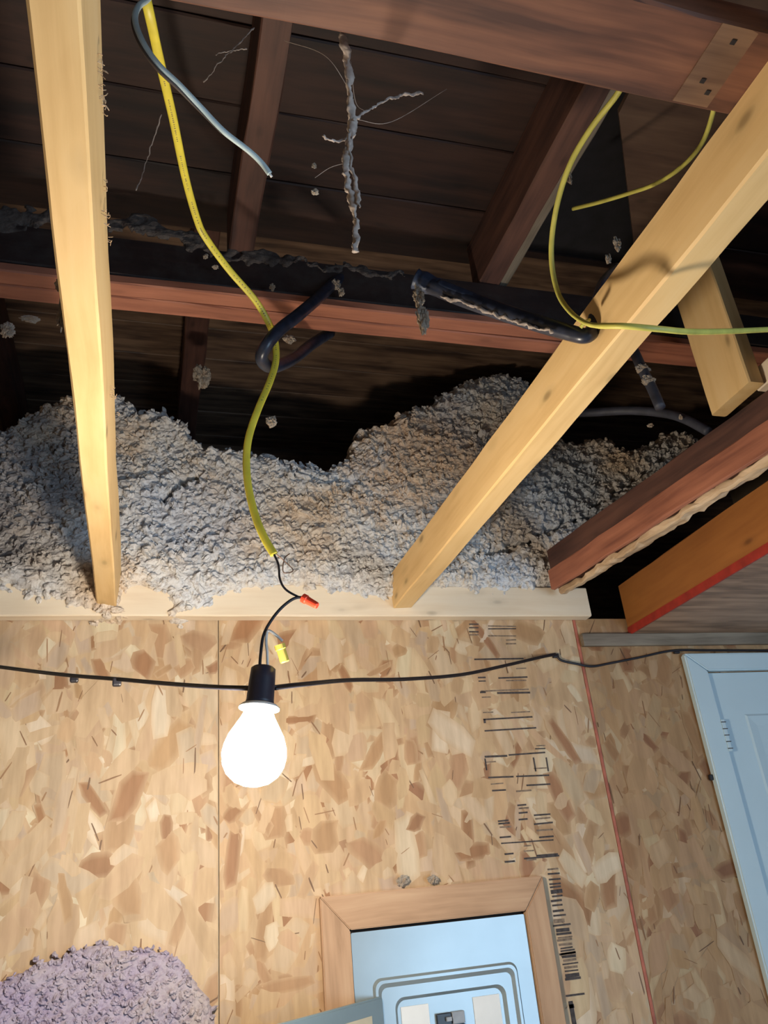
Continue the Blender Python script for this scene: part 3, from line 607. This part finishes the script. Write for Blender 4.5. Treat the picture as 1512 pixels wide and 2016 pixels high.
for k in range(8):
    z = 1.262 - k * 0.0255
    box('breaker', (0.655, CY - 0.002, z - 0.024), (0.690, CY + 0.006, z), BREAKER, ep, bevel=0.0015)
    b2 = box('breaker', (0.692, CY - 0.002, z - 0.024), (0.722, CY + 0.006, z), BREAKERGREY if k == 0 else BREAKER, ep, bevel=0.0015)
    t2 = box('toggle', (0.676, CY - 0.009, z - 0.016), (0.688, CY - 0.0021, z - 0.008), BREAKERGREY, None); t2.parent = ep; t2.matrix_parent_inverse = Matrix.Translation(ep.location).inverted()
# its door, swung open towards the room
hx, hy, hz = 0.526, CY - 0.004, 1.311
dd = Vector((0.2596 - hx, 1.7833 - hy, 0)); dd.normalize()
def door_pt(u, t, z): return Vector((hx, hy, z)) + dd * u + Vector((-dd.y, dd.x, 0)) * t
def door_slab(name, u0, u1, t0, t1, z0, z1, mat, parent):
    bm = bmesh.new(); vs = {}
    for a, u in enumerate((u0, u1)):
        for b, t in enumerate((t0, t1)):
            for c, z in enumerate((z0, z1)): vs[a, b, c] = bm.verts.new(door_pt(u, t, z))
    for q in (((0,0,0),(0,0,1),(0,1,1),(0,1,0)), ((1,0,0),(1,1,0),(1,1,1),(1,0,1)), ((0,0,0),(1,0,0),(1,0,1),(0,0,1)), ((0,1,0),(0,1,1),(1,1,1),(1,1,0)), ((0,0,0),(0,1,0),(1,1,0),(1,0,0)), ((0,0,1),(1,0,1),(1,1,1),(0,1,1))):
        bm.faces.new([vs[k] for k in q])
    bmesh.ops.recalc_face_normals(bm, faces=bm.faces)
    bmesh.ops.bevel(bm, geom=bm.edges[:], offset=min(abs(t1 - t0) * 0.3, 0.003), segments=2, affect='EDGES')
    return recentre(link(name, mesh_of(bm, name), mat, parent))
dr = door_slab('door', 0.0, 0.37, -0.008, 0.008, 0.86, hz, PANELDARK, ep)
pl = door_slab('paper_label', 0.05, 0.32, 0.0083, 0.0092, 0.9, hz - 0.03, PAPER, None); pl.parent = dr; pl.matrix_parent_inverse = (Matrix.Translation(ep.location) @ dr.matrix_parent_inverse @ Matrix.Translation(dr.location)).inverted()

# ------------------------------------------------------------------ white door on the right
d1 = tag(empty('door_1', (2.0, W, 0)), kind='structure', label='pale blue white door at the right edge of the strand-board wall')
def casing(pts, name='casing'):
    bm = bmesh.new(); vs = [bm.verts.new((x, W - 0.024, z)) for x, z in pts]
    f = bm.faces.new(vs); r = bmesh.ops.extrude_face_region(bm, geom=[f])
    for v in r['geom']:
        if isinstance(v, bmesh.types.BMVert): v.co.y += 0.0235
    bmesh.ops.recalc_face_normals(bm, faces=bm.faces); bmesh.ops.bevel(bm, geom=bm.edges[:], offset=0.004, segments=3, affect='EDGES')
    return link(name, mesh_of(bm, name), DOORW, d1)
casing([(1.538, 2.083), (2.50, 2.083), (2.44, 2.030), (1.607, 2.030)])
casing([(1.538, 2.082), (1.606, 2.029), (1.606, 0.0), (1.538, 0.0)])
casing([(2.50, 2.082), (2.50, 0.0), (2.441, 0.0), (2.441, 2.029)])
box('door_slab', (1.612, W - 0.010, 0.01), (2.437, W - 0.0005, 2.026), DOORW, d1, bevel=0.002)
for (x0, x1, z0, z1) in ((1.70, 2.0, 1.15, 1.90), (2.06, 2.36, 1.15, 1.90)):
    bm = bmesh.new(); rr = []
    for k, (ins_, yy) in enumerate(((0, W - 0.0101), (0.006, W - 0.014), (0.02, W - 0.0125), (0.034, W - 0.0108))):
        rr.append([bm.verts.new((x, yy, z)) for x, z in ((x0 + ins_, z0 + ins_), (x1 - ins_, z0 + ins_), (x1 - ins_, z1 - ins_), (x0 + ins_, z1 - ins_))])
    for a, c in zip(rr, rr[1:]):
        for k in range(4): bm.faces.new((a[k], a[(k + 1) % 4], c[(k + 1) % 4], c[k]))
    bm.faces.new(rr[-1]); link('raised_panel', mesh_of(bm, 'raised_panel'), DOORW, d1)
hg = box('hinge', (1.601, W - 0.0275, 1.795), (1.613, W - 0.0235, 1.885), DOORW, d1, bevel=0.001)
for z in (1.803, 1.822, 1.84, 1.858, 1.877):
    s = box('hinge_gap', (1.599, W - 0.0285, z - 0.0012), (1.6155, W - 0.0272, z + 0.0012), INK, None); s.parent = hg; s.matrix_parent_inverse = (Matrix.Translation(d1.location) @ Matrix.Translation(Vector(hg.location) - Vector(d1.location))).inverted()
box('latch', (1.528, W - 0.012, 1.722), (1.541, W - 0.0005, 1.738), BLACK, d1, bevel=0.003)

# ------------------------------------------------------------------ string light
sl = tag(empty('string_light', (0.1660, 1.2000, 1.7989)), 'lit bulb in a black socket on a black string cable across the wall', 'string light')
SX, SY, SZ = 0.1672, 1.2000, 1.8142
tilt = (0.13, 0.0, 1.0)
lathe('socket', [(0.0, 0.021), (0.015, 0.021), (0.0185, 0.018), (0.0195, 0.0), (0.0205, -0.03), (0.022, -0.036), (0.0, -0.036)][::-1], SOCKET, sl, (SX, SY, SZ), tilt)
lathe('bulb_collar', [(0.0, -0.0365), (0.026, -0.0365), (0.030, -0.040), (0.030, -0.043), (0.020, -0.046), (0.0, -0.046)][::-1], WHITECARD, sl, (SX, SY, SZ), tilt)
mb, nt, b = nodes_of('glowing_bulb')
b.inputs['Emission Color'].default_value = BULB_TINT
b.inputs['Emission Strength'].default_value = BULB_GLOW
b.inputs['Base Color'].default_value = (0.9, 0.9, 0.9, 1)
prof = [(0.0, -0.046), (0.021, -0.047), (0.0245, -0.055), (0.032, -0.068), (0.040, -0.082), (0.045, -0.097), (0.0465, -0.109), (0.044, -0.124), (0.037, -0.137), (0.025, -0.147), (0.012, -0.1515), (0.0, -0.1525)]
lathe('bulb', prof[::-1], mb, sl, (SX, SY, SZ), tilt)
def pair(name, pts, r, mat, parent):
    bm = tube_bm(pts, r, ns=8, n=8, facing=(0, -1, 0.4), off=(r * 0.95, 0)); tube_bm(pts, r, ns=8, n=8, facing=(0, -1, 0.4), off=(-r * 0.95, 0), bm=bm)
    return recentre(link(name, mesh_of(bm, name), mat, parent, smooth=True))
pair('cable', [(-0.4569, 2.0000, 2.0916), (-0.3105, 1.9000, 2.0407), (-0.1661, 1.7200, 1.9718), (-0.0523, 1.5500, 1.9146), (0.0351, 1.4000, 1.8649), (0.1078, 1.2600, 1.8211), (0.1503, 1.2000, 1.8031)], 0.0024, BLACK, sl)
pair('cable', [(0.1851, 1.2000, 1.8030), (0.2432, 1.2600, 1.8227), (0.3591, 1.4200, 1.8693), (0.5254, 1.6000, 1.9156), (0.7256, 1.7800, 1.9705), (0.9150, 1.9200, 2.0307), (1.0489, 2.0000, 2.0715), (1.1208, 2.0300, 2.0897)], 0.0024, BLACK, sl)
tube('cable', [(1.1230, 2.0340, 2.0908), (1.1348, 2.0300, 2.0716), (1.1786, 2.0260, 2.0594), (1.2268, 2.0280, 2.0518), (1.2877, 2.0300, 2.0603), (1.3932, 2.0300, 2.0769), (1.5111, 2.0300, 2.0956), (1.6451, 2.0300, 2.0948), (2.0219, 2.0300, 2.0896)], 0.0034, None, BLACK, sl)
for px in ([1.1221, 2.0340, 2.0864], [1.5256, 2.0340, 2.0935]):
    box('cable_staple', (px[0] - 0.009, W - 0.011, px[2] - 0.006), (px[0] + 0.009, W - 0.0005, px[2] + 0.006), BLACK, sl, bevel=0.002)
for px in ([-0.1378, 1.6900, 1.9528], [-0.0519, 1.5500, 1.9070]):
    box('cable_clip', (px[0] - 0.008, px[1] - 0.006, px[2] - 0.006), (px[0] + 0.008, px[1] + 0.006, px[2] + 0.01), BLACK, sl, bevel=0.003)
tube('lead_wire', [(0.1637, 1.2000, 1.8283), (0.1658, 1.2000, 1.8534), (0.1713, 1.2000, 1.8855), (0.1846, 1.2000, 1.9101), (0.2020, 1.2000, 1.9310), (0.2220, 1.2000, 1.9456), (0.2384, 1.2000, 1.9465), (0.2415, 1.2000, 1.9423)], 0.0024, None, BLACK, sl)
tube('white_wire', [(0.1760, 1.2000, 1.8312), (0.1760, 1.2000, 1.8573), (0.1749, 1.2000, 1.8757), (0.1778, 1.1950, 1.8903), (0.1904, 1.1920, 1.8812), (0.1983, 1.1900, 1.8724)], 0.0022, None, WHITEWIRE, sl, rfun=lambda t: 1.0)
lathe('socket_prong', [(0.0, 0.0), (0.0042, 0.0), (0.0042, 0.013), (0.0, 0.013)], SOCKET, sl, (0.1635, 1.2000, 1.8221), tilt, 12)
lathe('socket_prong', [(0.0, 0.0), (0.0055, 0.0), (0.0048, 0.013), (0.0, 0.013)], SOCKET, sl, (0.1765, 1.2000, 1.8218), tilt, 12)
def nut(name, a, bpt, r0, r1, mat):
    a, bpt = Vector(a), Vector(bpt); L_ = (bpt - a).length
    pr = [(0.0, 0.0), (r0, 0.0), (r0 * 1.02, L_ * 0.25), (r0 * 0.86, L_ * 0.3), (r1, L_ * 0.95), (r1 * 0.8, L_), (0.0, L_)]
    bm_o = lathe(name, pr, mat, sl, a, (bpt - a).normalized(), 16, smooth=False)
    return bm_o
nut('red_wire_nut', (0.2351, 1.2000, 1.9465), (0.2561, 1.1900, 1.9293), 0.0075, 0.0055, REDNUT)
nut('yellow_wire_nut', (0.1935, 1.1900, 1.8668), (0.2018, 1.1950, 1.8403), 0.0085, 0.0072, YELLOWNUT)

# ------------------------------------------------------------------ cables and tubes
VIEW = (-0.15, -0.86, -0.45)
rx = tag(empty('yellow_cable', (0.1976, 1.2000, 2.4938)), 'flat yellow cable hanging past the black loop down to the bulb', 'cable')
RP = [(-0.0475, 0.6200, 2.5743), (-0.0287, 0.6600, 2.5245), (-0.0142, 0.7400, 2.5456), (0.0078, 0.8600, 2.5825), (0.0325, 0.9900, 2.6047), (0.0570, 1.0800, 2.6074), (0.0744, 1.1150, 2.6017), (0.1202, 1.1700, 2.5849), (0.1724, 1.2150, 2.5603), (0.2030, 1.2450, 2.5321), (0.2171, 1.2600, 2.5011), (0.2179, 1.2620, 2.4541), (0.2040, 1.2580, 2.4003), (0.1794, 1.2500, 2.3315), (0.1610, 1.2450, 2.2683), (0.1550, 1.2400, 2.2129), (0.1574, 1.2320, 2.1535), (0.1670, 1.2220, 2.0959), (0.1797, 1.2120, 2.0525), (0.1928, 1.2050, 2.0225)]
tube('sheath', RP, 0.0066, 0.0028, YELLOW, rx, facing=VIEW, ns=12)
tube('black_wire', [(0.1913, 1.2050, 2.0261), (0.1985, 1.2030, 2.0040), (0.1997, 1.2000, 1.9781), (0.2080, 1.2000, 1.9609), (0.2263, 1.2000, 1.9490), (0.2415, 1.2000, 1.9431)], 0.0018, None, BLACK, rx)
tube('copper_wire', [(0.1939, 1.2060, 2.0266), (0.2108, 1.2150, 2.0155), (0.2253, 1.2200, 2.0025), (0.2153, 1.2170, 1.9958), (0.2076, 1.2150, 1.9984), (0.2109, 1.2150, 2.0200), (0.2206, 1.2200, 2.0315)], 0.0009, None, COPPER, rx)
bm = bmesh.new()
CP = catmull(RP, 10)
for i in range(24, 128):
    if i % 9 in (7, 8): continue
    p = CP[i]; t = (CP[i + 1] - CP[i - 1]).normalized(); f = Vector(VIEW); nrm = (f - t * f.dot(t)).normalized(); s = t.cross(nrm)
    if t.length == 0: continue
    step = min((CP[i + 1] - p).length, 0.02)
    for q in range(max(1, int(step / 0.004))):
        c = p + t * (q * 0.004) + nrm * 0.00275
        M = Matrix((t, s, nrm)).transposed().to_4x4(); M.translation = c
        bmesh.ops.create_cube(bm, size=1, matrix=M @ Matrix.Diagonal((rnd.uniform(0.001, 0.0022), rnd.uniform(0.0014, 0.0024), 0.0003, 1)))
link('printed_lettering', mesh_of(bm, 'printed_lettering'), FADEDINK, rx)['kind'] = 'stuff'

gc = tag(empty('grey_cable', (0.0074, 0.6600, 2.4015)), 'grey blue cable looping down beside the yellow cable to a cut end', 'cable')
GP = [(-0.0060, 0.6200, 2.5384), (-0.0242, 0.6200, 2.4805), (-0.0372, 0.6250, 2.4630), (-0.0398, 0.6300, 2.4436), (-0.0297, 0.6350, 2.4146), (-0.0119, 0.6450, 2.3953), (0.0117, 0.6600, 2.3882), (0.0365, 0.6800, 2.3832), (0.0673, 0.7000, 2.3707), (0.1007, 0.7200, 2.3669), (0.1173, 0.7300, 2.3612), (0.1286, 0.7350, 2.3492)]
tube('sheath', GP, 0.0038, 0.003, GREYCABLE, gc, ns=10, facing=VIEW)
tube('brown_wire', [(p[0] - 0.0022, p[1] + 0.002, p[2] - 0.0034) for p in GP[:9]], 0.0022, None, BROWNWIRE, gc, rfun=lambda t: 1.0 if t < 0.75 else 1.0 - (t - 0.75) * 3.2)
tube('cut_wire', [GP[-1], (GP[-1][0] + 0.003, GP[-1][1] + 0.002, GP[-1][2] - 0.003)], 0.0016, None, WHITEWIRE, gc, n=2)

y2 = tag(empty('yellow_cable', (0.6577, 0.9000, 2.3046)), 'yellow cable curving behind the dark tube and on across the right joist', 'cable')
tube('sheath', [(0.6045, 0.6000, 2.4858), (0.6030, 0.6300, 2.4834), (0.5918, 0.6800, 2.4803), (0.5814, 0.7300, 2.4648), (0.5808, 0.7800, 2.4429), (0.5885, 0.8300, 2.4153), (0.5964, 0.8600, 2.3814), (0.6033, 0.8700, 2.3341), (0.6034, 0.8500, 2.2821), (0.5947, 0.8100, 2.2291), (0.5836, 0.7700, 2.1901), (0.5995, 0.7350, 2.1632), (0.6461, 0.7250, 2.1559), (0.7087, 0.7400, 2.1711), (0.8314, 0.7900, 2.2265), (0.9787, 0.8400, 2.2882), (1.1380, 0.8600, 2.3270)], 0.0044, 0.0036, YELLOW2, y2, ns=10, facing=VIEW)
y3 = tag(tube('yellow_cable', [(0.7760, 0.6200, 2.5270), (0.7988, 0.6600, 2.5305), (0.8254, 0.7200, 2.5447), (0.8436, 0.7900, 2.5764), (0.8489, 0.8600, 2.6157), (0.8428, 0.9200, 2.6563), (0.8278, 0.9900, 2.7035), (0.8093, 1.0500, 2.7446)], 0.0042, 0.0036, YELLOW2, ns=10, facing=VIEW),
         'short yellow cable arcing from the cross beam into the dark roof gap', 'cable')
lp = tag(empty('black_tube', (0.2117, 1.2300, 2.5015)), 'black tube bent in a loop around the yellow cable under the double beam', 'tube')
tube('tube_body', [(0.3827, 1.3300, 2.7450), (0.3564, 1.3100, 2.7062), (0.3119, 1.2750, 2.6309), (0.2599, 1.2400, 2.5503), (0.2227, 1.2250, 2.5013), (0.1974, 1.2250, 2.4646), (0.1881, 1.2450, 2.4479), (0.2018, 1.2800, 2.4548), (0.2277, 1.3100, 2.4769), (0.2747, 1.3600, 2.5403), (0.3285, 1.4200, 2.6283), (0.3843, 1.4700, 2.7055)], 0.0125, None, PIPE, lp, ns=14)
cd = tag(empty('dark_tube', (0.5404, 0.9400, 2.3534)), 'dark tube wrapped in blue tape, sloping from the debris to the right joist', 'tube')
tube('tube_body', [(0.4318, 1.0000, 2.4487), (0.4522, 0.9900, 2.4316), (0.4924, 0.9650, 2.3893), (0.5423, 0.9300, 2.3370), (0.5836, 0.9000, 2.2953), (0.6131, 0.8750, 2.2632), (0.6270, 0.8620, 2.2498), (0.6404, 0.8600, 2.2595), (0.6550, 0.8620, 2.2917), (0.6755, 0.8700, 2.3338), (0.7087, 0.8900, 2.3878), (0.7753, 0.9300, 2.4676)], 0.0145, None, PIPE, cd, ns=14, rfun=lambda t: 1.1 - 0.3 * min(1, t * 1.6))
tube('tape_wrap', [(0.4205, 1.0020, 2.4567), (0.4342, 0.9990, 2.4481), (0.4541, 0.9900, 2.4319)], 0.0185, None, BLUETAPE, cd, ns=14, rfun=lambda t: 1.0 - 0.12 * math.sin(t * 9) * 0.6 - 0.1 * t)
tube('tape_wrap', [(0.4535, 0.9890, 2.4298), (0.4924, 0.9650, 2.3893), (0.5423, 0.9300, 2.3370), (0.5941, 0.8900, 2.2836)], 0.0135, 0.011, BLUETAPE, cd, ns=12, off=(0, 0.0045), facing=(0.15, -0.75, 0.65), rfun=lambda t: min(1, 1.35 - t * 1.1))
tube('cable_tie', [(0.6030, 0.8350, 2.2408), (0.6074, 0.8300, 2.2459), (0.6249, 0.8400, 2.2620)], 0.0028, None, YELLOW2, cd)
strand('lint_line', [(0.4537, 0.9780, 2.4038), (0.4930, 0.9520, 2.3656), (0.5279, 0.9300, 2.3310), (0.5596, 0.9050, 2.2964), (0.5868, 0.8820, 2.2665)], 0.0027, 21, WEB, cd, fluff=1.1)
tag(tube('conduit', [(1.0304, 1.6200, 2.6351), (1.1038, 1.5800, 2.6152), (1.1843, 1.5200, 2.5893), (1.2317, 1.4500, 2.5385), (1.2429, 1.4000, 2.4895), (1.2619, 1.3600, 2.4314)], 0.0115, None, DULLPIPE, ns=14), 'dusty grey conduit lying behind the right joist above the insulation', 'conduit')
tag(tube('hose_piece', [(1.0726, 1.3300, 2.7359), (1.0731, 1.3220, 2.6830), (1.0728, 1.3050, 2.5922), (1.0683, 1.2900, 2.5375), (1.0711, 1.2800, 2.4819), (1.0701, 1.2700, 2.4249)], 0.0118, None, DULLPIPE, ns=14), 'short dark hose hung with lint, between right joist and upright board', 'hose')

# ------------------------------------------------------------------ lint, cobwebs and scraps
cw = tag(empty('cobweb', (0.2048, 0.6200, 2.3042)), 'long dusty cobweb rope hanging from the cross beam', 'cobweb')
strand('web_strand', [(0.1763, 0.5300, 2.3715), (0.1829, 0.5450, 2.3525), (0.1901, 0.5600, 2.3416), (0.1951, 0.5800, 2.3147), (0.2016, 0.6000, 2.2999), (0.2005, 0.6100, 2.2786), (0.1957, 0.6200, 2.2540), (0.1982, 0.6300, 2.2321), (0.2056, 0.6400, 2.2048), (0.2088, 0.6500, 2.1769), (0.2063, 0.6550, 2.1526)], 0.0036, 1, parent=cw, fluff=0.75)
strand('web_strand', [(0.1985, 0.6000, 2.2825), (0.1960, 0.6100, 2.2652), (0.2038, 0.6250, 2.2437), (0.2086, 0.6300, 2.2144), (0.2111, 0.6350, 2.2006)], 0.0018, 2, parent=cw, fluff=1.2)
strand('web_strand', [(0.2019, 0.6000, 2.2958), (0.2159, 0.6000, 2.3145), (0.2359, 0.6000, 2.3342), (0.2595, 0.6000, 2.3536), (0.2931, 0.6000, 2.3697)], 0.0014, 3, parent=cw, fluff=1.3)
strand('web_strand', [(0.1965, 0.6100, 2.2801), (0.1824, 0.6100, 2.2719), (0.1660, 0.6000, 2.2641)], 0.0012, 4, parent=cw, fluff=1.3)
for a in ([(0.2191, 0.6000, 2.3170), (0.2082, 0.6000, 2.3314), (0.1937, 0.5600, 2.3426)], [(0.2058, 0.6000, 2.3009), (0.2569, 0.6200, 2.3342), (0.3277, 0.6000, 2.3854)], [(0.1974, 0.6200, 2.2528), (0.1795, 0.6300, 2.2522), (0.1635, 0.6400, 2.2439)], [(0.1966, 0.5800, 2.3193), (0.1649, 0.5600, 2.3428), (0.1288, 0.6000, 2.4164)]):
    tube('web_thread', a, 0.0003, None, WEB, cw, ns=5)
w2 = tag(empty('cobweb', (-0.0300, 1.0000, 2.6620)), 'thin stray cobweb between the left joist and the yellow cable', 'cobweb')
strand('web_strand', [(-0.0092, 0.9500, 2.6974), (-0.0222, 0.9800, 2.6643), (-0.0327, 1.0000, 2.6256), (-0.0442, 1.0000, 2.5711)], 0.0008, 6, parent=w2, fluff=1.5)
w3 = tag(empty('cobweb', (0.1085, 0.8000, 2.7025)), 'fine cobweb threads across the rafter behind the grey cable', 'cobweb')
strand('web_strand', [(0.1247, 0.8000, 2.7382), (0.1007, 0.8000, 2.6941), (0.0776, 0.8000, 2.6519), (0.0495, 0.8200, 2.6199)], 0.0007, 7, parent=w3, fluff=2.0)
strand('web_strand', [(0.1121, 0.8000, 2.6856), (0.0890, 0.8000, 2.6728), (0.0664, 0.8000, 2.6567)], 0.0007, 8, parent=w3, fluff=2.0)

SCR = [  # point, size, seed, label
((0.4163, 0.9900, 2.4055), (0.0130, 0.0110, 0.0260), 1, 'scrap of lint caught at the taped end of the dark tube'),
((0.4160, 0.9850, 2.3552), (0.0140, 0.0100, 0.0340), 2, 'long scrap of insulation dangling below the taped tube end'),
((0.3593, 1.3000, 2.6978), (0.0140, 0.0120, 0.0160), 3, 'dusty lint tuft where the black loop meets the double beam'),
((0.3699, 1.2950, 2.6740), (0.0080, 0.0080, 0.0120), 4, 'small lint tuft hanging just under the black loop end'),
((0.7651, 0.9000, 2.4967), (0.0080, 0.0080, 0.0180), 5, 'pale lint wisp in the dark gap left of the right joist'),
((0.7386, 0.9000, 2.4574), (0.0060, 0.0060, 0.0120), 6, 'lower lint wisp in the dark gap left of the right joist'),
((0.0863, 1.2900, 2.7231), (0.0060, 0.0060, 0.0070), 7, 'crumb of dust left of the yellow cable, higher of two'),
((0.1058, 1.2900, 2.6975), (0.0080, 0.0060, 0.0050), 8, 'crumb of dust left of the yellow cable, lower of two'),
((0.2214, 1.2900, 2.6620), (0.0070, 0.0060, 0.0110), 9, 'dust tuft hanging right of the yellow cable on the beam'),
((0.1901, 0.7500, 2.3454), (0.0060, 0.0050, 0.0040), 10, 'crumb of dust caught left of the cobweb rope, lower'),
((0.1914, 0.7500, 2.3945), (0.0040, 0.0040, 0.0050), 11, 'crumb of dust caught left of the cobweb rope, upper'),
((0.2087, 1.2800, 2.3264), (0.0120, 0.0100, 0.0130), 12, 'lint cluster hanging right of the yellow cable above the insulation'),
((-0.2865, 1.4000, 2.5753), (0.0160, 0.0120, 0.0220), 13, 'insulation tuft at the left edge of the attic'),
((-0.2514, 1.4200, 2.6237), (0.0220, 0.0100, 0.0080), 14, 'thin insulation tuft left of the left joist'),
((-0.1260, 0.9305, 2.2569), (0.0080, 0.0080, 0.0400), 15, 'stringy lint clinging to the left side of the left joist'),
((-0.1260, 0.8801, 2.2569), (0.0080, 0.0080, 0.0120), 16, 'small lint clump on the left side of the left joist'),
((0.2736, 1.4000, 2.6189), (0.0160, 0.0100, 0.0120), 17, 'dust clump on the beam underside beside the black loop'),
((0.1255, 1.9500, 2.8981), (0.0300, 0.0200, 0.0500), 18, 'insulation clinging to the old rafter stub beyond the beam'),
((1.0634, 1.2760, 2.5018), (0.0200, 0.0140, 0.0140), 19, 'lint stuck on the hanging hose piece, near its middle'),
((1.0633, 1.2850, 2.5405), (0.0220, 0.0140, 0.0120), 21, 'lint stuck at the top of the hanging hose piece'),
((1.2211, 1.3900, 2.4872), (0.0060, 0.0060, 0.0080), 24, 'lint speck on the grey conduit bend'),
((1.2174, 1.5000, 2.5327), (0.0100, 0.0080, 0.0060), 25, 'lint speck below the grey conduit'),
((0.6035, 2.0280, 1.5410), (0.0200, 0.0100, 0.0140), 26, 'grey insulation bit on top of the panel frame, left of two'),
((0.6801, 2.0280, 1.5380), (0.0160, 0.0100, 0.0120), 27, 'grey insulation bit on top of the panel frame, right of two'),
((0.1692, 0.5000, 2.3332), (0.0140, 0.0120, 0.0200), 28, 'dark dust clot on the cross beam above the cobweb rope'),
((0.6241, 0.8000, 2.5175), (0.0060, 0.0060, 0.0160), 29, 'dust flake beside the right yellow cable loop'),
((1.2232, 1.2500, 2.2772), (0.0080, 0.0060, 0.0200), 30, 'splinter scrap hanging from the pale lath at right'),
]
for p, s, sd, lb in SCR:
    tag(lump('insulation_scrap', p, tuple(v * 0.72 for v in s), sd, rough=0.5), lb, 'debris', 'loose scraps of insulation and dust')
# lint lying along the dark front of the double beam and on the joist arris
dl = heap('beam_lint', [(-0.3636, 2.7733), (-0.2955, 2.8203), (-0.2105, 2.8227), (-0.0932, 2.8306), (0.0088, 2.8207), (0.0821, 2.8049), (0.1244, 2.7835), (0.1890, 2.7944), (0.2546, 2.7880), (0.3096, 2.7707), (0.4130, 2.7799), (0.5065, 2.7723), (0.5163, 2.7516), (0.4107, 2.7502), (0.3198, 2.7506), (0.2531, 2.7473), (0.1880, 2.7484), (0.1242, 2.7480), (0.0616, 2.7588), (0.0099, 2.7782), (-0.0911, 2.7886), (-0.2166, 2.7799), (-0.3597, 2.7408)], fluff_mat('dark_lint', (0.09, 0.074, 0.068), (0.13, 0.11, 0.10), (0.07, 0.055, 0.05), (0.5, 0.45, 0.45), 25), lambda z: 1.3115 + 0 * z, 0.0045, 0.02, 0.012, 0.008, seed=12.0, jag=0.03, skirt=0.002)
tag(dl, 'dark dusty lint crusted along the front of the old double beam', 'dust', kind='stuff')
fz = tag(empty('wood_fuzz', (-0.07, 0.8, 2.26)), 'frayed fibres along the right arris of the left new joist', 'splinters', kind='stuff')
bm = bmesh.new()
for (yy, zz_) in [(0.56 + 0.012 * k + rnd.uniform(-0.003, 0.003), rnd.uniform(2.268, 2.292)) for k in range(7)] + [(rnd.uniform(0.7, 1.3), rnd.uniform(2.25, 2.30)) for k in range(9)]:
    x0 = -0.0745 + (zz_ - 2.217) * 0.105
    for q in range(3):
        a = Vector((x0, yy + rnd.uniform(-0.006, 0.006), zz_ + rnd.uniform(-0.006, 0.006)))
        tube_bm([a, a + Vector((0.004, rnd.uniform(-0.003, 0.003), rnd.uniform(-0.004, 0.002))), a + Vector((rnd.uniform(0.003, 0.007), rnd.uniform(-0.006, 0.006), rnd.uniform(-0.006, 0.004)))], 0.0005, ns=4, n=3, bm=bm)
link('fibres', mesh_of(bm, 'fibres'), LATH, fz)
